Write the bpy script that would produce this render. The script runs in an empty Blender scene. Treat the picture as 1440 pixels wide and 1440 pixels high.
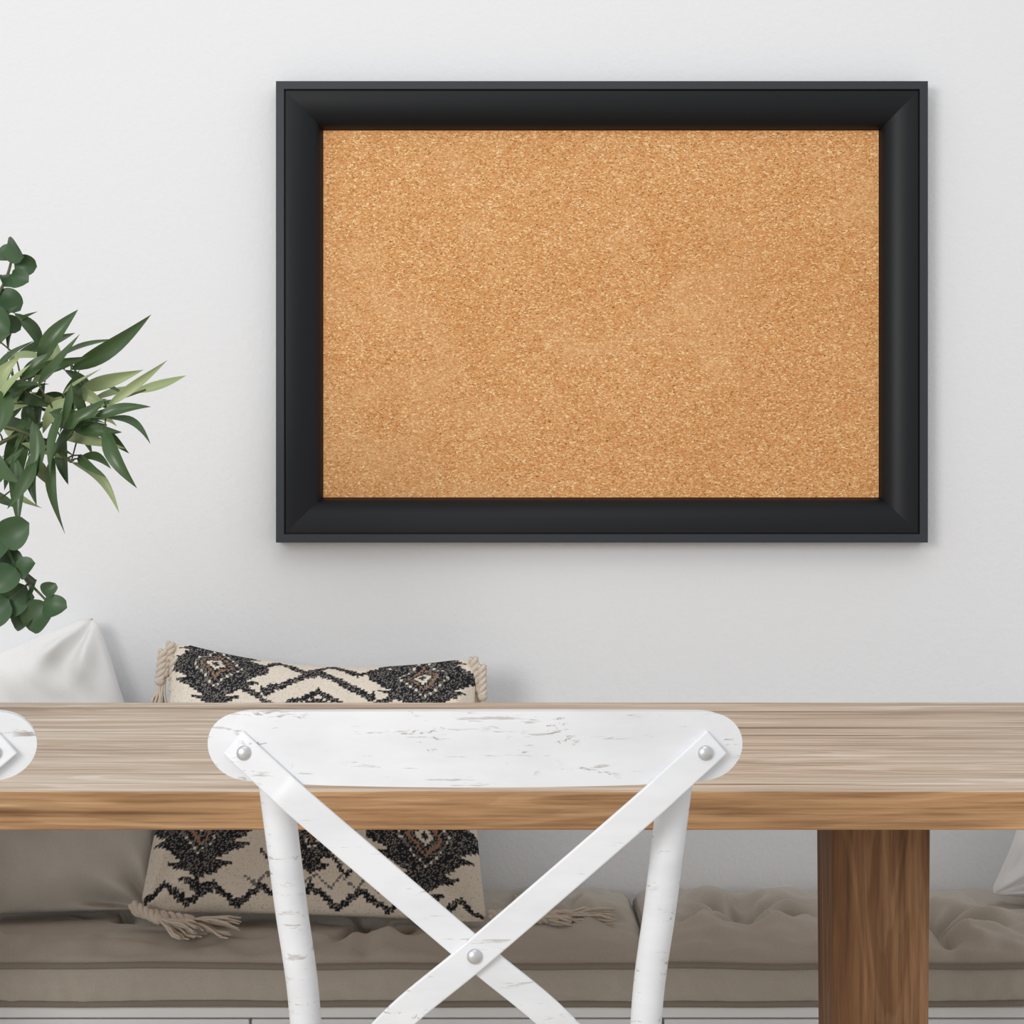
import bpy, math, random
from mathutils import Vector, Matrix, noise
random.seed(7)
F=2605.0; H=1.041
def P(px,py,d): return Vector(((px-720)*d/F, d, H-(py-720)*d/F))
S=bpy.context.scene
def srgb(r,g,b):
    f=lambda c:(c/255/12.92) if c/255<=0.04045 else ((c/255+0.055)/1.055)**2.4
    return (f(r),f(g),f(b),1)
# ---------- material helpers
def mat(name,col=(0.8,0.8,0.8,1),rough=0.6,spec=0.5,metal=0):
    m=bpy.data.materials.new(name); m.use_nodes=True
    b=m.node_tree.nodes['Principled BSDF']
    b.inputs['Base Color'].default_value=col; b.inputs['Roughness'].default_value=rough
    b.inputs['Specular IOR Level'].default_value=spec; b.inputs['Metallic'].default_value=metal
    return m,m.node_tree,b
def N(nt,t,**kw):
    n=nt.nodes.new(t)
    for k,v in kw.items():
        if k in n.inputs: n.inputs[k].default_value=v
        else: setattr(n,k,v)
    return n
def coords(nt,scale=(1,1,1),kind='Object'):
    tc=nt.nodes.new('ShaderNodeTexCoord'); mp=nt.nodes.new('ShaderNodeMapping')
    mp.inputs['Scale'].default_value=scale
    nt.links.new(tc.outputs[kind],mp.inputs['Vector']); return mp.outputs['Vector']
def ramp(nt,fac,stops,interp='LINEAR'):
    r=nt.nodes.new('ShaderNodeValToRGB'); cr=r.color_ramp; cr.interpolation=interp
    while len(cr.elements)<len(stops): cr.elements.new(0.5)
    for e,(p,c) in zip(cr.elements,stops): e.position=p; e.color=c
    nt.links.new(fac,r.inputs['Fac']); return r.outputs['Color']
def mix(nt,fac,a,b,mode='MIX'):
    m=nt.nodes.new('ShaderNodeMix'); m.data_type='RGBA'; m.blend_type=mode
    for s,v in ((m.inputs[0],fac),(m.inputs[6],a),(m.inputs[7],b)):
        if isinstance(v,(int,float,tuple)): s.default_value=v
        else: nt.links.new(v,s)
    return m.outputs[2]
def bump(nt,b,h,strength,dist=0.01):
    n=nt.nodes.new('ShaderNodeBump'); n.inputs['Strength'].default_value=strength; n.inputs['Distance'].default_value=dist
    nt.links.new(h,n.inputs['Height']); nt.links.new(n.outputs['Normal'],b.inputs['Normal'])
def noiseT(nt,vec,scale,detail=4,rough=0.5,dist=0):
    n=N(nt,'ShaderNodeTexNoise',Scale=scale,Detail=detail,Roughness=rough,Distortion=dist)
    nt.links.new(vec,n.inputs['Vector']); return n.outputs['Fac']
W=(1,1,1,1); K=(0,0,0,1)
# wall
m_wall,nt,b=mat('wall_paint',srgb(236,237,239),0.85,0.2)
bump(nt,b,noiseT(nt,coords(nt),110,5,0.6),0.28,0.004)
m_floor,nt,b=mat('floor_wood',srgb(196,186,174),0.5,0.3)
v=coords(nt,(1.2,14,1)); b_c=ramp(nt,noiseT(nt,v,3,8,0.6,0.4),[(0.3,srgb(190,182,170)),(0.7,srgb(216,209,198))]); nt.links.new(b_c,b.inputs['Base Color'])
# wood
def wood(name,axis,c1,c2,c3,rough=0.5,sc=1.0,spec=0.3,dk=0.6,ring=0.5,streak=0.75):
    m,nt,b=mat(name,c2,rough,spec)
    s={'x':(0.8*sc,17*sc,17*sc),'z':(17*sc,17*sc,0.9*sc)}[axis]
    v=coords(nt,s)
    n1=noiseT(nt,v,1.6,8,0.62,0.5)
    c=ramp(nt,n1,[(0.32,c1),(0.48,c2),(0.66,c3)])
    s2={'x':(4,160,160),'z':(160,160,5)}[axis]
    n2=noiseT(nt,coords(nt,s2),1.5,4,0.6)
    fine=ramp(nt,n2,[(0.33,(dk,dk*0.93,dk*0.87,1)),(0.55,W)])
    c=mix(nt,0.8,c,fine,'MULTIPLY')
    s4={'x':(1.1,45,45),'z':(45,45,1.1)}[axis]
    n4=noiseT(nt,coords(nt,s4),1.3,3,0.55,0.3)
    c=mix(nt,streak,c,ramp(nt,n4,[(0.31,(0.48,0.41,0.35,1)),(0.43,W)]),'MULTIPLY')
    s3={'x':(0.55,5,5),'z':(5,5,0.6)}[axis]
    n3=noiseT(nt,coords(nt,s3),1.7,3,0.5,1.2)
    c=mix(nt,0.6,c,ramp(nt,n3,[(0.36,(0.74,0.67,0.60,1)),(0.56,W)]),'MULTIPLY')
    mth=N(nt,'ShaderNodeMath',operation='MULTIPLY'); mth.inputs[1].default_value=60
    nt.links.new(n3,mth.inputs[0])
    sn=N(nt,'ShaderNodeMath',operation='SINE'); nt.links.new(mth.outputs[0],sn.inputs[0])
    c=mix(nt,ring,c,ramp(nt,sn.outputs[0],[(0.0,(0.74,0.67,0.59,1)),(0.5,W)]),'MULTIPLY')
    nt.links.new(c,b.inputs['Base Color']); bump(nt,b,n2,0.25,0.002)
    return m
m_top=wood('oak_table_top','x',srgb(182,158,134),srgb(223,204,184),srgb(238,226,212),0.55,dk=0.60,streak=0.9)  # bleached oak, lighter than the edge: grazing reflected light partly put into colour
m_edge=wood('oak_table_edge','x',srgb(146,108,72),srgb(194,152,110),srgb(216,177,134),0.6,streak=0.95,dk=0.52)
m_leg=wood('oak_leg','z',srgb(110,80,54),srgb(150,111,78),srgb(178,139,102),0.6,ring=0.7)
# cork
m_cork,nt,b=mat('cork',srgb(214,158,98),0.9,0.1)
v=coords(nt,(1,1,1.75))
def vor(scale,vec,rnd=1):
    n=N(nt,'ShaderNodeTexVoronoi',Scale=scale); nt.links.new(vec,n.inputs['Vector']); return n
nd=N(nt,'ShaderNodeTexNoise',Scale=120.0,Detail=2.0); nt.links.new(v,nd.inputs['Vector'])
vv=nt.nodes.new('ShaderNodeVectorMath'); vv.operation='MULTIPLY_ADD'
nt.links.new(nd.outputs['Color'],vv.inputs[0]); vv.inputs[1].default_value=(0.009,0.009,0.009); nt.links.new(v,vv.inputs[2])
vo=vor(330,vv.outputs[0]); sp=nt.nodes.new('ShaderNodeSeparateColor'); nt.links.new(vo.outputs['Color'],sp.inputs[0])
c=ramp(nt,sp.outputs[0],[(0.0,srgb(194,130,76)),(0.3,srgb(215,155,99)),(0.6,srgb(223,166,110)),(0.85,srgb(234,185,130)),(1.0,srgb(252,224,174))])
vo2=vor(500,vv.outputs[0]); sp2=nt.nodes.new('ShaderNodeSeparateColor'); nt.links.new(vo2.outputs['Color'],sp2.inputs[0])
c=mix(nt,0.85,c,ramp(nt,sp2.outputs[1],[(0.0,(0.2,0.15,0.1,1)),(0.05,(0.5,0.43,0.35,1)),(0.11,W),(1.0,W)]),'MULTIPLY')
# pale patches / deeper patches of the natural cork
pt=noiseT(nt,coords(nt,(1,1,1.3)),4.5,5,0.65,0.4)
c=mix(nt,ramp(nt,pt,[(0.52,K),(0.75,(0.5,0.5,0.5,1))]),c,srgb(232,188,138))
c=mix(nt,0.5,c,ramp(nt,noiseT(nt,coords(nt),3.2,5,0.65),[(0.36,(0.90,0.83,0.75,1)),(0.58,W)]),'MULTIPLY')
nt.links.new(c,b.inputs['Base Color']); bump(nt,b,sp.outputs[0],0.12,0.002)
m_frame,nt,b=mat('shaded_frame_lacquer',srgb(17,19,23),0.42,0.26)  # groove and scoop, darker than the lip: inward shade put into base colour
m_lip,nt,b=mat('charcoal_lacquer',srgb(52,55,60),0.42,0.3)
# white distressed paint
m_white,nt,b=mat('distressed_white_paint',srgb(228,229,231),0.42,0.35)
n=noiseT(nt,coords(nt,(16,30,60)),1.6,7,0.72,0.8)
n0=noiseT(nt,coords(nt,(1,1,1)),12,2,0.5)
a=ramp(nt,n,[(0.58,K),(0.62,W)]); a2=ramp(nt,n0,[(0.53,K),(0.59,W)])
a3=mix(nt,1.0,a,a2,'MULTIPLY')
sc1=noiseT(nt,coords(nt,(5,30,70)),2.4,5,0.7)
a4=mix(nt,0.6,K,ramp(nt,sc1,[(0.62,K),(0.66,W)]))
a5=mix(nt,1.0,a3,a4,'ADD')
soft=ramp(nt,noiseT(nt,coords(nt,(1,1,3)),7,4,0.6),[(0.3,srgb(217,218,221)),(0.6,srgb(229,230,233))])
c=mix(nt,a5,soft,srgb(166,159,150)); nt.links.new(c,b.inputs['Base Color'])
m_metal,_,_=mat('bolt_metal',srgb(205,205,206),0.38,0.5,0.85)
m_cane,nt,b=mat('woven_seat',srgb(200,176,138),0.8)
w=N(nt,'ShaderNodeTexWave',Scale=60.0,Distortion=1.0); nt.links.new(coords(nt),w.inputs['Vector']); bump(nt,b,w.outputs['Fac'],0.5)
def fabric(name,c1,c2,bs=0.25,sc=350):
    m,nt,b=mat(name,c1,0.95,0.1)
    v=coords(nt,(1,1,2.0)); n=noiseT(nt,v,sc,3,0.7); n2=noiseT(nt,coords(nt),6,4,0.6)
    c=mix(nt,n,c1,c2); c=mix(nt,0.5,c,ramp(nt,n2,[(0.3,(0.88,0.87,0.86,1)),(0.65,W)]),'MULTIPLY')
    nt.links.new(c,b.inputs['Base Color']); b.inputs['Sheen Weight'].default_value=0.15
    bump(nt,b,n,bs,0.002); return m
m_taupe=fabric('taupe_linen',srgb(172,164,152),srgb(202,195,184))
m_pipe=fabric('taupe_piping',srgb(134,126,114),srgb(156,148,136))
m_beige=fabric('beige_linen',srgb(194,189,180),srgb(216,212,204))
m_wfab=fabric('white_cotton',srgb(234,233,232),srgb(246,246,245),0.12)
m_tassel=fabric('tassel_cotton',srgb(204,190,174),srgb(230,219,205),0.4,200)
m_cab,_,_=mat('bench_white_paint',srgb(240,241,242),0.5,0.3)
m_ceram,nt,b=mat('white_ceramic',srgb(232,230,226),0.35,0.5)
bump(nt,b,noiseT(nt,coords(nt),30,3),0.1)
m_kilim,nt,b=mat('kilim_weave',W,0.95,0.05)
at=nt.nodes.new('ShaderNodeAttribute'); at.attribute_name='Col'
n=noiseT(nt,coords(nt,(1,1,1)),420,3,0.8)
c=mix(nt,0.45,at.outputs['Color'],ramp(nt,n,[(0.32,(0.55,0.52,0.5,1)),(0.52,W)]),'MULTIPLY')
nt.links.new(c,b.inputs['Base Color']); bump(nt,b,n,0.4,0.003)
def leafmat(name,top,under,rough):
    m,nt,b=mat(name,top,rough,0.5)
    n=noiseT(nt,coords(nt),14,3)
    t=mix(nt,ramp(nt,n,[(0.35,K),(0.65,W)]),top,tuple(min(1,x*2.0) for x in top[:3])+(1,))
    g=nt.nodes.new('ShaderNodeNewGeometry')
    c=mix(nt,g.outputs['Backfacing'],t,under); nt.links.new(c,b.inputs['Base Color'])
    return m
m_leaf=leafmat('olive_leaf',srgb(42,64,34),srgb(66,90,52),0.33)
m_leaf2=leafmat('olive_leaf_light',srgb(110,134,76),srgb(156,170,122),0.42)
m_euc=leafmat('eucalyptus_leaf',srgb(38,62,36),srgb(56,84,50),0.45)
m_stem,_,_=mat('stem',srgb(84,92,56),0.6)

# ---------- geometry helpers
def empty(name,loc=(0,0,0)):
    e=bpy.data.objects.new(name,None); S.collection.objects.link(e); e.location=loc; return e
def mk(name,vs,fs,m,parent=None,smooth=True):
    me=bpy.data.meshes.new(name); me.from_pydata([tuple(v) for v in vs],[],fs); me.update()
    for p in me.polygons: p.use_smooth=smooth
    if m: me.materials.append(m)
    o=bpy.data.objects.new(name,me); S.collection.objects.link(o)
    if parent:
        o.parent=parent
        o.matrix_parent_inverse=Matrix.Translation(parent.location).inverted()
    return o
def recalc(o,dbl=0):
    import bmesh
    bm=bmesh.new(); bm.from_mesh(o.data)
    if dbl: bmesh.ops.remove_doubles(bm,verts=bm.verts,dist=dbl)
    bmesh.ops.recalc_face_normals(bm,faces=bm.faces); bm.to_mesh(o.data); bm.free()
def bev(o,w,seg=3):
    md=o.modifiers.new('b','BEVEL'); md.width=w; md.segments=seg; md.limit_method='ANGLE'; md.angle_limit=math.radians(40)
    o.modifiers.new('w','WEIGHTED_NORMAL').keep_sharp=True
def box(name,a,b,m,parent=None,bv=0.003,taper=None):
    x0,y0,z0=a;x1,y1,z1=b
    vs=[(x0,y0,z0),(x1,y0,z0),(x1,y1,z0),(x0,y1,z0),(x0,y0,z1),(x1,y0,z1),(x1,y1,z1),(x0,y1,z1)]
    if taper:
        cx,cy=(x0+x1)/2,(y0+y1)/2
        for i in range(4): vs[i]=(cx+(vs[i][0]-cx)*taper,cy+(vs[i][1]-cy)*taper,vs[i][2])
    fs=[(0,3,2,1),(4,5,6,7),(0,1,5,4),(1,2,6,5),(2,3,7,6),(3,0,4,7)]
    o=mk(name,vs,fs,m,parent,False)
    if bv: bev(o,bv)
    return o
class MB:
    def __init__(s): s.v=[];s.f=[]
    def tube(s,pts,rad,sides=8):
        pts=[Vector(p) for p in pts]; n=len(pts)
        if isinstance(rad,(int,float)): rad=[rad]*n
        base=len(s.v); up=None
        for i,p in enumerate(pts):
            t=(pts[min(i+1,n-1)]-pts[max(i-1,0)]).normalized()
            if up is None:
                up=t.orthogonal().normalized()
            up=(up-t*up.dot(t)).normalized(); bn=t.cross(up)
            for k in range(sides):
                a=2*math.pi*k/sides
                s.v.append(p+(up*math.cos(a)+bn*math.sin(a))*rad[i])
        for i in range(n-1):
            for k in range(sides):
                k2=(k+1)%sides
                s.f.append((base+i*sides+k,base+i*sides+k2,base+(i+1)*sides+k2,base+(i+1)*sides+k))
        s.f.append(tuple(base+k for k in reversed(range(sides))))
        s.f.append(tuple(base+(n-1)*sides+k for k in range(sides)))
    def lathe(s,c,prof,sides=32,axis='z'):
        base=len(s.v)
        for (r,h) in prof:
            for k in range(sides):
                a=2*math.pi*k/sides
                if axis=='z': s.v.append(Vector((c[0]+r*math.cos(a),c[1]+r*math.sin(a),c[2]+h)))
                else: s.v.append(Vector((c[0]+r*math.cos(a),c[1]-h,c[2]+r*math.sin(a))))
        for i in range(len(prof)-1):
            for k in range(sides):
                k2=(k+1)%sides
                s.f.append((base+i*sides+k,base+i*sides+k2,base+(i+1)*sides+k2,base+(i+1)*sides+k))
    def make(s,name,m,parent=None,smooth=True):
        o=mk(name,s.v,s.f,m,parent,smooth); recalc(o); return o
def spline(pts,n=10):
    pts=[Vector(p) for p in pts]; out=[]
    q=[pts[0]*2-pts[1]]+pts+[pts[-1]*2-pts[-2]]
    for i in range(1,len(q)-2):
        for k in range(n):
            t=k/n
            a,b,c,d=q[i-1],q[i],q[i+1],q[i+2]
            out.append(0.5*((2*b)+(c-a)*t+(2*a-5*b+4*c-d)*t*t+(3*b-a-3*c+d)*t**3))
    out.append(pts[-1]); return out

# ---------- room
WY=3.25
box('wall_back',(-3,WY,0),(3,WY+0.1,2.7),m_wall,None,0)
box('floor',(-3,-1.5,-0.05),(3,WY+0.1,0),m_floor,None,0)

# ---------- cork board
cb=empty('framed_cork_board',(0.155,WY,1.387))
x0,x1,z0,z1=-0.4085,0.7197,0.9881,1.7866
prof=[(0,0.0),(0,0.044),(0.001,0.0455),(0.0135,0.0455),(0.0145,0.0445),(0.0147,0.039),(0.0170,0.039),(0.0173,0.0435)]
for i in range(1,29):
    t=i/28; prof.append((0.0173+0.0590*t,0.0435-0.035*(1-math.sqrt(max(0,1-(0.985*t)**2.2)))))
prof+=[(0.0778,0.0095),(0.0785,0.0095),(0.0795,0.003)]
vs=[];fs=[]
for (u,h) in prof:
    y=WY-0.001-h
    vs+=[(x0+u,y,z0+u),(x1-u,y,z0+u),(x1-u,y,z1-u),(x0+u,y,z1-u)]
for i in range(len(prof)-1):
    for k in range(4):
        k2=(k+1)%4; fs.append((i*4+k,i*4+k2,(i+1)*4+k2,(i+1)*4+k))
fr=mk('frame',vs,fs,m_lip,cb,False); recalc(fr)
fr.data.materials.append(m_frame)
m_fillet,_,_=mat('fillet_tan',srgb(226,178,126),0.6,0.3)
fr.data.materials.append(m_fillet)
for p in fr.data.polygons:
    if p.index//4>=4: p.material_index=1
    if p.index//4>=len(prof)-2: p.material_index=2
u=0.077
box('cork_panel',(x0+u,WY-0.009,z0+u),(x1-u,WY-0.002,z1-u),m_cork,cb,0)

# ---------- table
tb=empty('dining_table',(-0.25,2.38,0))
TX0,TX1,TY0,TY1=-1.5,1.0,1.93,2.83
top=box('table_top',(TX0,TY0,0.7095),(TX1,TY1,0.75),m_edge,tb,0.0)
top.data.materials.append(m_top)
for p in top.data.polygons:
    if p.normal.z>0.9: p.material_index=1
bev(top,0.002,2)
for i,lx in enumerate((0.465,-0.965)):
    box('leg_%d'%(i+1),(lx-0.062,2.33,0.055),(lx+0.062,2.455,0.70),m_leg,tb,0.004,0.93)
    box('top_beam_%d'%(i+1),(lx-0.05,2.17,0.68),(lx+0.05,2.62,0.7095),m_leg,tb,0.003)
    box('foot_%d'%(i+1),(lx-0.06,2.08,0.0),(lx+0.06,2.68,0.06),m_leg,tb,0.006)

# ---------- chair
def strap(name,pts,w,th,parent,m):
    pts=spline(pts,10); vs=[];fs=[]; n=len(pts)
    for i,p in enumerate(pts):
        t=(pts[min(i+1,n-1)]-pts[max(i-1,0)]); t.y=0; t.normalize()
        nn=Vector((-t.z,0,t.x))
        for (a,bb) in ((-1,-1),(1,-1),(1,1),(-1,1)):
            vs.append(p+nn*(a*w/2)+Vector((0,bb*th/2,0)))
    for i in range(n-1):
        for k in range(4):
            k2=(k+1)%4; fs.append((i*4+k,i*4+k2,(i+1)*4+k2,(i+1)*4+k))
    fs.append((3,2,1,0)); fs.append(tuple((n-1)*4+k for k in range(4)))
    o=mk(name,vs,fs,m,parent,False); recalc(o); bev(o,0.0014,2); return o
def chair(cx):
    e=empty('cross_back_chair',(cx,1.8,0))
    hw=0.2294; nx=72; nz=8; er=0.032
    def yb(x): return 1.583+0.030*(x/hw)**2
    vs=[];fs=[]
    for i in range(nx+1):
        s=-math.cos(math.pi*i/nx); s=s*0.9995; x=hw*s
        zt=0.8715-0.0035*s*s; zb=0.8068+0.0015*s*s+0.004*abs(s)**6
        e_=hw-abs(x)
        if e_<er*1.15:
            k=1-e_/(er*1.15); q=max(0,1-k**2.5)**0.5
            mid=0.8405; zt=mid+(zt-mid)*q; zb=mid+(zb-mid)*q
        for j in range(nz+1):
            z=zb+(zt-zb)*j/nz; vs.append((cx+x,yb(x),z))
    for i in range(nx):
        for j in range(nz):
            a=i*(nz+1)+j; fs.append((a,a+nz+1,a+nz+2,a+1))
    r=mk('top_rail',vs,fs,m_white,e,True)
    sd=r.modifiers.new('s','SOLIDIFY'); sd.thickness=0.018; sd.offset=0
    bev(r,0.003,3)
    for i,sg in enumerate((-1,1)):
        mb=MB()
        pts=spline([(cx+sg*0.183,1.622,0.862),(cx+sg*0.176,1.622,0.81),(cx+sg*0.163,1.628,0.70),(cx+sg*0.151,1.636,0.60),(cx+sg*0.148,1.65,0.46),(cx+sg*0.158,1.64,0.25),(cx+sg*0.178,1.60,0.0)],8)
        rr=[0.0105+0.0045*min(1,k/4) if k<5 else 0.0150-0.0012*min(1,(k-5)/20) for k in range(len(pts))]
        mb.tube(pts,rr,20); mb.make('rear_leg_%d'%(i+1),m_white,e)
        mb=MB(); mb.tube([(cx+sg*0.185,2.01,0.45),(cx+sg*0.20,2.03,0.0)],[0.016,0.012],16); mb.make('front_leg_%d'%(i+1),m_white,e)
        mb=MB(); mb.tube([(cx+sg*0.155,1.63,0.22),(cx+sg*0.19,2.02,0.22)],0.008,12); mb.make('side_stretcher_%d'%(i+1),m_white,e)
    mb=MB(); mb.tube([(cx-0.19,2.02,0.26),(cx+0.19,2.02,0.26)],0.008,12); mb.make('front_stretcher',m_white,e)
    n=48
    mb=MB()
    pr=[(0.435,0.94),(0.432,0.98),(0.445,1.0),(0.462,1.0),(0.468,0.975),(0.468,0.86)]
    for (zz,sc) in pr:
        for k in range(n):
            a=2*math.pi*k/n; ca,sa=math.cos(a),math.sin(a)
            q=(abs(ca)**3.2+abs(sa)**3.2)**(-1/3.2)
            wx=0.205 + 0.02*sa*q
            mb.v.append(Vector((cx+wx*ca*q*sc,1.845+0.205*sa*q*sc,zz)))
    for i in range(len(pr)-1):
        for k in range(n):
            k2=(k+1)%n; mb.f.append((i*n+k,i*n+k2,(i+1)*n+k2,(i+1)*n+k))
    mb.f.append(tuple(range(n)))
    mb.make('seat_frame',m_white,e)
    vs=[Vector(v)+Vector((0,0,-0.003)) for v in mb.v[5*n:6*n]]
    mk('seat_weave',vs,[tuple(range(n))],m_cane,e,False)
    off=0.0118
    def pts(sg,yc):
        o=[]
        for xx in (0.2085,0.198,0.185,0.168,0.15):
            o.append((cx-sg*xx,yb(xx)-off-(0.001 if xx<0.2 else 0),0.834+(xx-0.198)*0.868))
        o+=[(cx-sg*0.09,(yb(0.15)-off)*0.55+yc*0.45,0.740),(cx,yc,0.6625),(cx+sg*0.07,yc+0.01,0.6015),(cx+sg*0.125,yc+0.035,0.53),(cx+sg*0.145,1.635,0.462)]
        return o
    strap('cross_strap_1',pts(1,1.588),0.0265,0.005,e,m_white)
    strap('cross_strap_2',pts(-1,1.5825),0.0265,0.005,e,m_white)
    ya=yb(0.198)-off
    for i,(bx,by,bz) in enumerate(((-0.198,ya-0.003,0.834),(0.198,ya-0.003,0.834),(0,1.5800,0.6620))):
        mb=MB(); R=0.0066
        mb.lathe((cx+bx,by,bz),[(R,-0.001)]+[(R*math.cos(t*math.pi/16),0.0008+0.0038*math.sin(t*math.pi/16)) for t in range(9)],24,'y')
        mb.make('bolt_%d'%(i+1),m_metal,e)
    return e
chair(-0.032)
chair(-0.643)

# ---------- bench
bn=empty('window_bench',(0,3.0,0))
BX0,BX1=-2.0,2.0
box('carcass',(BX0,2.80,0.0),(BX1,WY-0.001,0.285),m_cab,bn,0.002)
box('bench_top',(BX0-0.01,2.768,0.285),(BX1+0.01,WY-0.001,0.3015),m_cab,bn,0.002)
xs=-0.393-0.62*3; i=1
while xs<BX1-0.1:
    xa=max(xs,BX0)+0.002; xb=min(xs+0.62,BX1)-0.002
    box('door_panel_%d'%i,(xa,2.782,0.07),(xb,2.80,0.279),m_cab,bn,0.002); xs+=0.62; i+=1
def cushion(name,xa,xb,tufts,seed):
    ya,yb_,zb,zt=2.757,3.235,0.3035,0.372
    e=empty(name,((xa+xb)/2,3.0,zb))
    nx=int((xb-xa)/0.005); ny=100; r=0.012
    def hz(x,y):
        d=min(x-xa,xb-x,y-ya,yb_-y)
        z=zt
        if d<r: z-= (r-math.sqrt(max(0,r*r-(r-d)**2)))*0.8
        z+=0.026*(1-math.exp(-d/0.05))
        for (tx,ty) in tufts:
            dx,dy=x-tx,y-ty; rr=math.hypot(dx,dy)
            if rr<0.28:
                z-=0.042*math.exp(-(rr/0.042)**1.2)
                z+=0.008*math.exp(-((rr-0.12)/0.05)**2)
                th=math.atan2(dy,dx)
                z+=0.016*math.sin(th*6+tx*40+2*noise.noise(Vector((dx*20,dy*20,tx))))*math.exp(-((rr-0.07)/0.055)**2)
            z-=0.014*math.exp(-(dx/0.016)**2)*math.exp(-(abs(dy)/0.16)**2)
        z+=0.008*noise.noise(Vector((x*9,y*14,seed)))+0.008*noise.noise(Vector((x*26,y*30,seed+4)))*min(1,d/0.02)
        if -1.05<x<0.0 and y>2.83: z=min(z,0.394)
        if 0.76<x<1.35 and y>2.92: z=min(z,0.394)
        return z
    vs=[];fs=[]
    for i in range(nx+1):
        x=xa+(xb-xa)*i/nx
        for j in range(ny+1):
            y=ya+(yb_-ya)*j/ny
            vs.append((x,y,hz(x,y)))
    for i in range(nx):
        for j in range(ny):
            a=i*(ny+1)+j; fs.append((a,a+ny+1,a+ny+2,a+1))
    per=[(i,0) for i in range(nx)]+[(nx,j) for j in range(ny)]+[(i,ny) for i in range(nx,0,-1)]+[(0,j) for j in range(ny,0,-1)]
    prev=[i*(ny+1)+j for i,j in per]
    L=7
    for l in range(1,L+1):
        t=l/L; cur=[]
        for (i,j) in per:
            x=xa+(xb-xa)*i/nx; y=ya+(yb_-ya)*j/ny; zz=vs[i*(ny+1)+j][2]
            o=0.007*math.sin(math.pi*t)*(1+0.5*noise.noise(Vector((x*12,y*12,seed+t*1.5))))+0.005*noise.noise(Vector((x*45,y*45,t*4)))*math.sin(math.pi*t)
            if j==0: y-=o
            elif j==ny: y+=o*0.5
            if i==0: x-=o*0.3
            elif i==nx: x+=o*0.3
            cur.append(len(vs)); vs.append((x,y,zz+(zb-zz)*t))
        m_=len(per)
        for k in range(m_):
            k2=(k+1)%m_; fs.append((prev[k],cur[k],cur[k2],prev[k2]))
        prev=cur
    fs.append(tuple(prev))
    o=mk('cushion_body',vs,fs,m_taupe,e); recalc(o)
    for nm,zz in (('piping_upper',zt-0.006),('piping_lower',zb+0.0065)):
        mb=MB()
        n=int((xb-xa)/0.03)
        pp=[(xa+0.004,yb_-0.02,zz),(xa-0.001,ya+0.03,zz),(xa+0.002,ya+0.006,zz)]
        for q in range(n+1):
            x=xa+0.012+(xb-xa-0.024)*q/n
            pp.append((x,ya-0.0035,zz+0.003*noise.noise(Vector((x*7,zz*9,seed)))))
        pp+=[(xb-0.002,ya+0.006,zz),(xb+0.001,ya+0.03,zz),(xb-0.004,yb_-0.02,zz)]
        mb.tube(pp,0.0050,8); mb.make(nm,m_pipe,e)
    mb=MB()
    for (tx,ty) in tufts:
        zc=hz(tx,ty); mb.lathe((tx,ty,zc),[(0.011,-0.002),(0.011,0.002),(0.008,0.005),(0.0,0.006)],16)
    mb.make('tuft_buttons',m_pipe,e)
    return e
cushion('bench_seat_cushion',-1.9,0.203,[(-1.75,3.04),(-1.47,2.9),(-1.2,3.04),(-0.92,2.9),(-0.62,3.02),(-0.22,2.93),(0.07,3.02)],1.3)
cushion('bench_seat_cushion',0.211,1.9,[(0.37,3.00),(0.66,2.92),(0.88,3.04),(1.15,2.95),(1.4,3.08),(1.7,2.95)],8.1)

# ---------- pillows
def clampf(x,a,b): return max(a,min(b,x))
def pillow(w,h,T,nu,nv,pinch=0.06,wr=0.004,seed=0,sag=0,ex=0.55,pex=(2.6,2.6),flare=0,shear=0):
    vs=[];idx={};fs=[];uv=[]
    for side in (1,-1):
        for i in range(nu+1):
            u=-1+2*i/nu
            for j in range(nv+1):
                v=-1+2*j/nv
                edge=(i in(0,nu)) or (j in(0,nv))
                if side==-1 and edge: idx[(side,i,j)]=idx[(1,i,j)]; continue
                x=w/2*u*(1-pinch*(1-v*v)*u*u)*(1-flare*v); y=h/2*v*(1-pinch*(1-u*u)*v*v)
                cc=max(0,abs(u)-0.88)/0.12*max(0,abs(v)-0.88)/0.12
                x*=1-0.035*cc; y*=1-0.035*cc
                x+=shear*v
                y-=sag*(1-u*u)*clampf((v+1)/2,0,1)**2
                th=T*((1-abs(u)**pex[0])*(1-abs(v)**pex[1]))**ex if not edge else 0
                e=min(1-abs(u),1-abs(v))
                nz=wr*noise.noise(Vector((x*9,y*9,seed+side*3)))*2+wr*0.9*noise.noise(Vector((x*22+y*8,y*14,seed+side*5)))
                cu=math.hypot(1-abs(u),1-abs(v)); ang=math.atan2(1-abs(v),1-abs(u))
                nz+=wr*1.6*math.sin(ang*9+seed)*math.exp(-((cu-0.35)/0.22)**2)
                z=side*(th+nz*min(1,e/0.12))
                if edge: z+=wr*noise.noise(Vector((x*14,y*14,seed+9)))
                idx[(side,i,j)]=len(vs); vs.append(Vector((x,y,z))); uv.append(((u+1)/2,(v+1)/2))
        for i in range(nu):
            for j in range(nv):
                q=[idx[(side,i,j)],idx[(side,i+1,j)],idx[(side,i+1,j+1)],idx[(side,i,j+1)]]
                fs.append(tuple(q if side==1 else q[::-1]))
    return vs,fs,uv
def place(loc,lean,roll=0,yaw=0):
    return Matrix.Translation(loc)@Matrix.Rotation(math.radians(yaw),4,'Z')@Matrix.Rotation(math.radians(90-lean),4,'X')@Matrix.Rotation(math.radians(roll),4,'Z')
M=place((-0.314,3.010,0.604),31,-3.4)
PW,PH,PT=0.535,0.482,0.072
SH=-0.018
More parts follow.
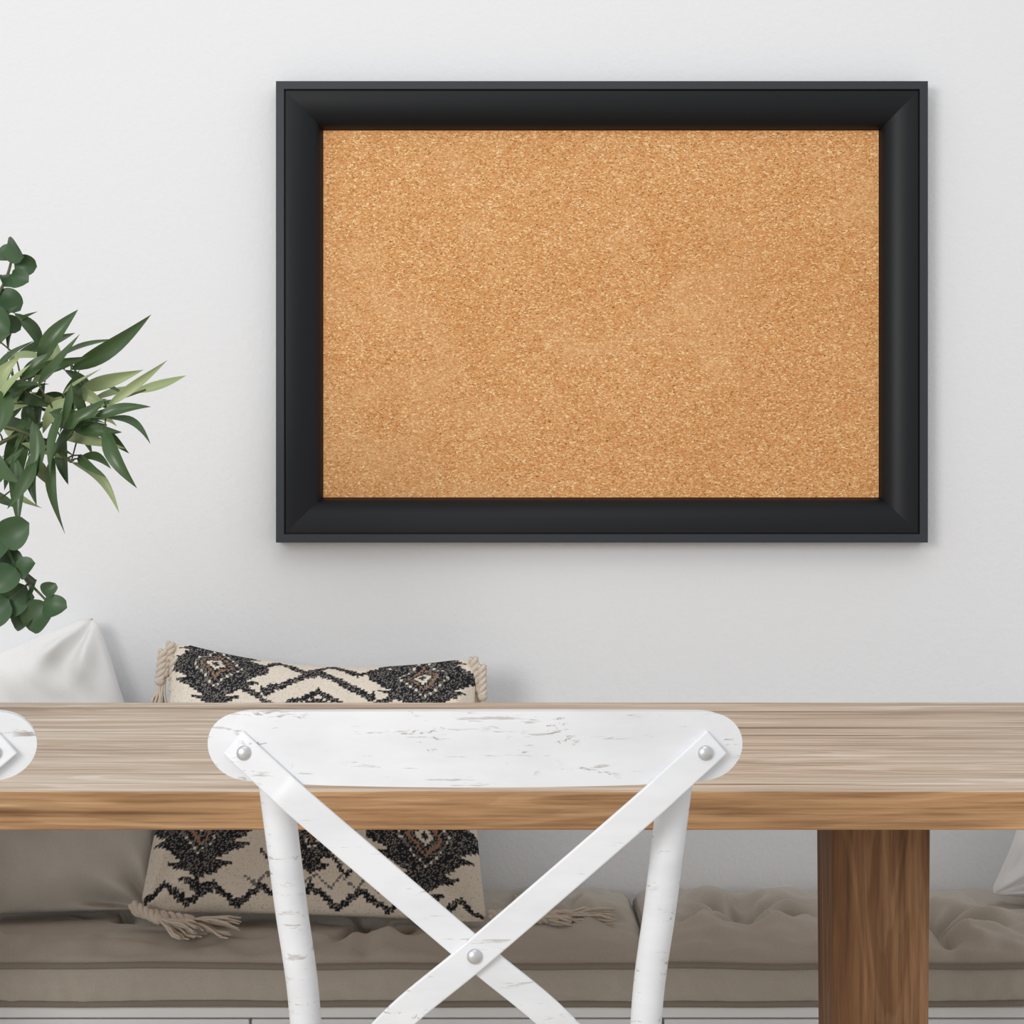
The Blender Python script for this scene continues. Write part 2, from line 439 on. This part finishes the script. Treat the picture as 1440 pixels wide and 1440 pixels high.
vs,fs,uv=pillow(PW,PH,PT,330,280,0.05,0.006,2.0,sag=0.026,flare=0.03,shear=SH)
vs=[M@v for v in vs]
ZR=0.395
for v in vs:
    if v.z<ZR+0.03:
        d=(ZR+0.03)-v.z; v.z=ZR+0.03-0.03*(1-math.exp(-d/0.03))
kp=empty('kilim_throw_pillow',M.translation)
o=mk('pillow_body',vs,fs,m_kilim,kp)
CRE=srgb(238,228,213)[:3]; BLK=srgb(44,45,50)[:3]; BRN=srgb(160,128,104)[:3]; GRY=srgb(128,124,122)[:3]
def tri(x): x=x%1; return 1-4*abs(x-0.5)
def pat(U,V):
    Uq=round(U*130)/130; Vq=round(V*105)/105
    for (mu,mv,su,sv) in ((0.17,0.90,0.18,0.20),(0.83,0.90,0.18,0.20),(0.17,0.29,0.185,0.225),(0.83,0.29,0.185,0.225),(0.5,0.30,0.13,0.18),(0.5,0.62,0.16,0.17)):
        du=abs(Uq-mu)/su; dv=abs(Vq-mv)/sv
        if du>1.1 or dv>1.1: continue
        saw=((abs(Vq-mv)*15)%1)
        env=(1-dv)*0.95+0.05
        if du<env-0.30*saw+0.14 and dv<1.0 and du<0.95:
            r=du+dv*0.9
            if r<0.09: return BLK
            if r<0.16: return CRE
            if r<0.25: return BLK
            if r<0.31: return BRN
            if 0.42<r<0.47: return CRE if int(Vq*105)%2 else GRY
            return BLK
    def line(v0,amp,fr,w,ph=0,ul=0,ur=1):
        return ul<Uq<ur and abs(Vq-(v0+amp*tri(Uq*fr+ph)))<w
    if line(0.855,0.060,3,0.019,0.0,0.32,0.68): return BLK
    if line(0.935,0.030,6,0.013,0.25,0.28,0.72): return BLK
    if line(0.77,0.045,4,0.014,0.5,0.2,0.8): return BLK
    if line(0.50,0.05,6,0.014): return BLK
    if line(0.545,0.05,6,0.006): return GRY
    if line(0.055,0.03,7,0.013): return BLK
    if line(0.105,0.02,14,0.005,0.3,0.3,0.7): return GRY
    if line(0.20,0.07,5,0.011,0.0,0.35,0.65): return BLK
    return CRE
ca=o.data.color_attributes.new('Col','FLOAT_COLOR','POINT')
arr=[]
for (U,V) in uv:
    U2=U+0.007*noise.noise(Vector((U*25,V*25,0))); V2=V+0.010*noise.noise(Vector((U*25,V*25,5)))
    c=Vector(pat(U2,V2))
    n=random.random()
    if c.x<0.05 and n<0.20: c=c.lerp(Vector(CRE),0.35)
    elif n<0.03: c=c*0.7
    arr+= [c.x,c.y,c.z,1]
ca.data.foreach_set('color',arr)
mb=MB()
def tassel(p,d,L,ns=11,spread=0.35,floor=None):
    p=Vector(p); d=Vector(d).normalized(); o1=d.orthogonal().normalized(); o2=d.cross(o1)
    LB=L*0.45
    def fl_(q,h=0.0):
        if floor is not None: q.z=max(q.z,floor+h)
        return q
    for k in range(3):
        pts=[]
        for i in range(19):
            t=i/18; a=t*10+k*2.094
            c=fl_(p+d*(LB*t),0.006)
            pts.append(c+(o1*math.cos(a)+o2*math.sin(a))*0.0048)
        mb.tube(pts,0.0044,7)
    e=fl_(p+d*LB,0.006)
    mb.lathe(e,[(0.0,-0.009),(0.007,-0.006),(0.0092,0),(0.007,0.006),(0.0,0.009)],12)
    for k in range(ns):
        a=random.random()*6.28; s=spread*random.random()**0.5
        dd=(d+(o1*math.cos(a)+o2*math.sin(a))*s).normalized()
        pts=[]
        for i in range(7):
            t=i/6; q=e+dd*(L*0.55*t)+Vector((0,0,-0.012*t*t))+Vector((noise.noise(Vector((k,t*3,p.x)))*0.008*t,0,noise.noise(Vector((k,t*3,p.z+3)))*0.008*t))
            fl_(q,0.003*(k%3)); pts.append(q)
        mb.tube(pts,[0.0022]*6+[0.0012],5)
def corner(sx,sy): return M@Vector((sx*PW/2*(1-0.03*sy)+SH*sy,sy*PH/2,0.0))
c=corner(-1,1)
for i,dx in enumerate((0.002,-0.010,0.010)): tassel(c+Vector((dx,-0.018-0.006*i,-0.004-0.012*i)),(-0.18+0.08*i,-0.1,-1),0.115)
c=corner(1,1)
for i,dx in enumerate((-0.006,0.008)): tassel(c+Vector((dx,-0.016-0.006*i,-0.002-0.012*i)),(0.12-0.1*i,-0.08,-1),0.115)
c=corner(-1,-1); fl=0.396; c.z=max(c.z,0.403)
tassel(c+Vector((0.0,-0.02,0.012)),(0.85,-0.45,-0.12),0.13,14,0.4,fl)
tassel(c+Vector((-0.004,-0.02,0.02)),(0.65,-0.45,-0.2),0.13,14,0.4,fl)
tassel(c+Vector((0.03,-0.03,0.008)),(1,-0.30,-0.08),0.14,14,0.4,fl)
c=corner(1,-1); c.z=max(c.z,0.403)
tassel(c+Vector((0.0,-0.0,0.012)),(1,0.05,-0.05),0.13,14,0.4,fl)
tassel(c+Vector((0.06,0.02,0.006)),(1,0.15,0.0),0.14,14,0.4,fl)
tassel(c+Vector((0.05,-0.01,0.006)),(1,0.35,0.0),0.12,14,0.4,fl)
mb.make('tassels',m_tassel,kp)

def simple(name,w,h,T,M,m,pinch,wr,seed,sag=0,ex=0.55,zmin=0.396):
    vs,fs,uv=pillow(w,h,T,110,110,pinch,wr,seed,sag,ex)
    Mi=M.inverted(); out=[]
    for v in vs:
        q=M@v
        if q.z<zmin+0.025: q.z=zmin+0.025*math.exp(-((zmin+0.025)-q.z)/0.025)
        q.y=min(q.y,WY-0.004); out.append(Mi@q)
    o=mk(name,out,fs,m); o.matrix_world=M; return o
simple('white_throw_pillow',0.46,0.37,0.052,place((-0.868,3.172,0.612),7,21),m_wfab,0.02,0.012,3.3,ex=0.42)
simple('beige_throw_pillow',0.46,0.33,0.065,place((-0.80,2.975,0.55),18,1,9),m_beige,0.04,0.012,7.7)
simple('white_throw_pillow',0.42,0.33,0.05,place((1.028,3.07,0.510),12,-15),m_wfab,0.12,0.010,5.1)

# ---------- plant
D=2.42
VX=-0.93
vase=MB()
vase.lathe((VX,D,0.751),[(0.0,0),(0.055,0),(0.075,0.03),(0.088,0.09),(0.082,0.15),(0.055,0.20),(0.038,0.225),(0.042,0.245),(0.036,0.247),(0.032,0.225),(0.05,0.19),(0.0,0.02)],48)
vase.make('ceramic_vase',m_ceram)
pl=empty('olive_and_eucalyptus_branches',(VX,D,1.0))
st=MB()
def Q(px,py,dd=0): 
    return P(px,py,D+dd)
rim=Vector((VX,D,0.99)); inv=Vector((VX,D,0.80))
def branch(pts,r0=0.0045,r1=0.0015):
    p=spline([inv+Vector((random.uniform(-.02,.02),random.uniform(-.02,.02),0)),rim+Vector((random.uniform(-.015,.015),random.uniform(-.015,.015),0))]+pts,8)
    n=len(p); st.tube(p,[r0+(r1-r0)*i/(n-1) for i in range(n)],7); return p
lv=[MB(),MB(),MB()]
def leaf(a,b,w,which,bend=0.12,face=None,rnd=False):
    a=Vector(a);b=Vector(b); L=(b-a).length; t=(b-a).normalized()
    if face is None: face=Vector((random.uniform(-.7,.7),-1,random.uniform(-.3,1.2)))
    nrm=(face-t*face.dot(t)).normalized(); sd=t.cross(nrm)
    n=12; M_=lv[which]; base=len(M_.v)
    bd=sd*random.uniform(-1,1)*0.13+nrm*bend
    tw=random.uniform(-0.8,0.8)
    for i in range(n+1):
        s=i/n
        if rnd: wd=w*math.sqrt(max(0,1-(2*s-1)**2))*(1.0)
        else: wd=w*(math.sin(math.pi*s**0.85))**0.9*(1-0.25*s) if 0<s<1 else 0
        c=a+t*(L*s)+bd*(L*math.sin(math.pi*s))
        sd2=(sd*math.cos(tw*s)+nrm*math.sin(tw*s)); nr2=nrm*math.cos(tw*s)-sd*math.sin(tw*s)
        for k in range(-2,3):
            M_.v.append(c+sd2*(wd*0.5*k)*0.5+nr2*(abs(k)*wd*0.10))
    for i in range(n):
        for k in range(4):
            q=base+i*5+k; M_.f.append((q,q+5,q+6,q+1))
branches=[
 branch([Q(-120,700),Q(-30,640),Q(60,595),Q(140,570),Q(205,548)]),
 branch([Q(-130,640,.03),Q(-50,570,.03),Q(30,535,.03),Q(100,512,.03)]),
 branch([Q(-140,600,-.04),Q(-40,470,-.04),Q(5,400,-.04),Q(20,350,-.04)]),
 branch([Q(-170,690,-.05),Q(-80,690,-.05),Q(-10,740,-.05),Q(25,800,-.05),Q(70,850,-.05)]),
 branch([Q(-110,650,-.03),Q(-20,600,-.03),Q(50,615,-.03),Q(100,650,-.03)]),
 branch([Q(-90,600,.05),Q(-20,560,.05),Q(40,570,.05),Q(110,590,.05),Q(150,598,.05)]),
]
L1=[(55,520,110,435,30,0),(22,500,106,468,20,0),(100,520,213,442,30,0),(78,507,162,477,20,0),(112,548,202,520,24,1),(130,562,222,545,24,1),
(185,552,262,528,16,1),(150,572,236,506,16,1),(130,590,213,572,20,0),(150,588,212,625,24,0),(148,600,193,687,27,0),(138,608,182,638,18,0),
(98,598,172,608,27,0),(92,608,96,682,27,0),(75,640,92,752,21,0),(60,620,52,712,28,0),(100,650,168,722,17,1),(40,560,55,622,24,0),
(30,600,6,690,28,0),(46,592,40,690,26,0),(20,640,26,742,24,0),(78,478,42,542,30,1),(30,532,76,494,25,0),(-10,525,50,478,25,0),
(-10,585,62,600,25,0),(10,560,84,576,27,0),(90,520,130,575,24,0),(100,560,60,610,24,1),(0,610,40,570,24,1),(130,575,172,560,20,0),
(60,555,108,590,26,0),(110,590,70,650,24,0),(70,580,132,596,28,0),(-5,470,25,430,24,0),(-10,500,35,455,28,0),(5,545,-10,620,28,0),
(15,690,60,715,14,1),(110,640,150,672,16,0),(40,640,80,690,22,1),(80,600,150,560,26,0),(20,580,70,540,28,0),(100,580,112,520,22,0),(50,650,10,716,22,0),(-5,640,30,680,26,0),(-20,690,30,715,18,0),
(20,440,60,500,22,0),(0,560,30,500,24,1),(60,590,120,560,22,1),(120,590,165,600,22,1),(5,600,50,640,24,1),(60,600,20,630,26,0),(90,570,130,640,22,0)]
for _ in range(30):
    bx=random.uniform(-25,120); by=random.uniform(525,650) if bx>30 else random.uniform(480,690)
    an=random.uniform(-0.9,1.9) if bx>20 else random.uniform(-1.4,2.2)
    LL=random.uniform(55,100)
    if bx>90: LL*=0.75
    L1.append((bx,by,bx+LL*math.cos(an),by+LL*math.sin(an),random.uniform(15,22),1 if random.random()<0.4 else 0))
for (ax,ay,bx,by,w,k) in L1:
    dd=random.uniform(-.05,.05)
    leaf(Q(ax,ay,dd),Q(bx,by,dd+random.uniform(-.05,.03)),w/1076*0.96,k,random.uniform(0.02,0.16))
    A=Q(ax,ay,dd); best=min((p for br in branches for p in br),key=lambda p:(p-A).length)
    st.tube([best,(best+A)/2+Vector((0,0,0.002)),A],[0.0014,0.0012,0.001],5)
R=[(22,352,19),(36,372,16),(8,362,15),(28,392,15),(4,395,18),(12,425,20),(-2,455,22),(18,455,14),
(20,745,24),(-5,770,28),(12,795,24),(38,800,16),(50,828,28),(14,842,30),(78,852,18),(56,868,24),(-8,860,26),(34,872,18),(-15,740,26),(6,815,22),(72,830,12)]
for (x,y,r) in R:
    dd=-.045+random.uniform(-.03,.03); c=Q(x,y,dd); best=min((p for br in branches[2:4] for p in br),key=lambda p:(p-c).length)
    a=random.uniform(0,6.28)
    d=(c-best); d.y*=0.3
    if d.length<0.005: d=Vector((math.cos(a),0,math.sin(a)))
    d.normalize(); rr=r/1076
    leaf(c-d*rr,c+d*rr,rr*2*0.95,2,random.uniform(0.03,0.15),Vector((random.uniform(-.7,.7),-1,random.uniform(-.5,.8))),True)
    st.tube([best,c-d*rr],[0.0012,0.0009],5)
for k,(m,nm) in enumerate(((m_leaf,'olive_leaves_dark'),(m_leaf2,'olive_leaves_light'),(m_euc,'eucalyptus_leaves'))):
    mk(nm,lv[k].v,lv[k].f,m,pl)
st.make('stems',m_stem,pl)

# ---------- light
w=bpy.data.worlds.new('World'); S.world=w; w.use_nodes=True
bg=w.node_tree.nodes['Background']; bg.inputs['Color'].default_value=(0.965,0.98,1.0,1); bg.inputs['Strength'].default_value=0.735
def area(name,loc,tgt,size,energy,col):
    l=bpy.data.lights.new(name,'AREA'); l.size=size; l.energy=energy; l.color=col
    o=bpy.data.objects.new(name,l); S.collection.objects.link(o); o.location=loc
    o.rotation_euler=(Vector(tgt)-Vector(loc)).to_track_quat('-Z','Y').to_euler(); return o
area('window_light',(-2.1,-1.2,1.9),(0.3,3.1,0.8),1.4,66,(1,0.985,0.96))
area('ceiling_light',(0.0,1.0,2.9),(0,2.8,0.6),1.2,8,(1,0.99,0.97))
S.view_settings.view_transform='Standard'; S.view_settings.look='None'
c=bpy.data.cameras.new('camera'); co=bpy.data.objects.new('camera',c); S.collection.objects.link(co)
co.location=(0,0,H); co.rotation_euler=(math.pi/2,0,0); c.sensor_width=36; c.lens=36*F/1440; c.clip_start=0.05
S.camera=co
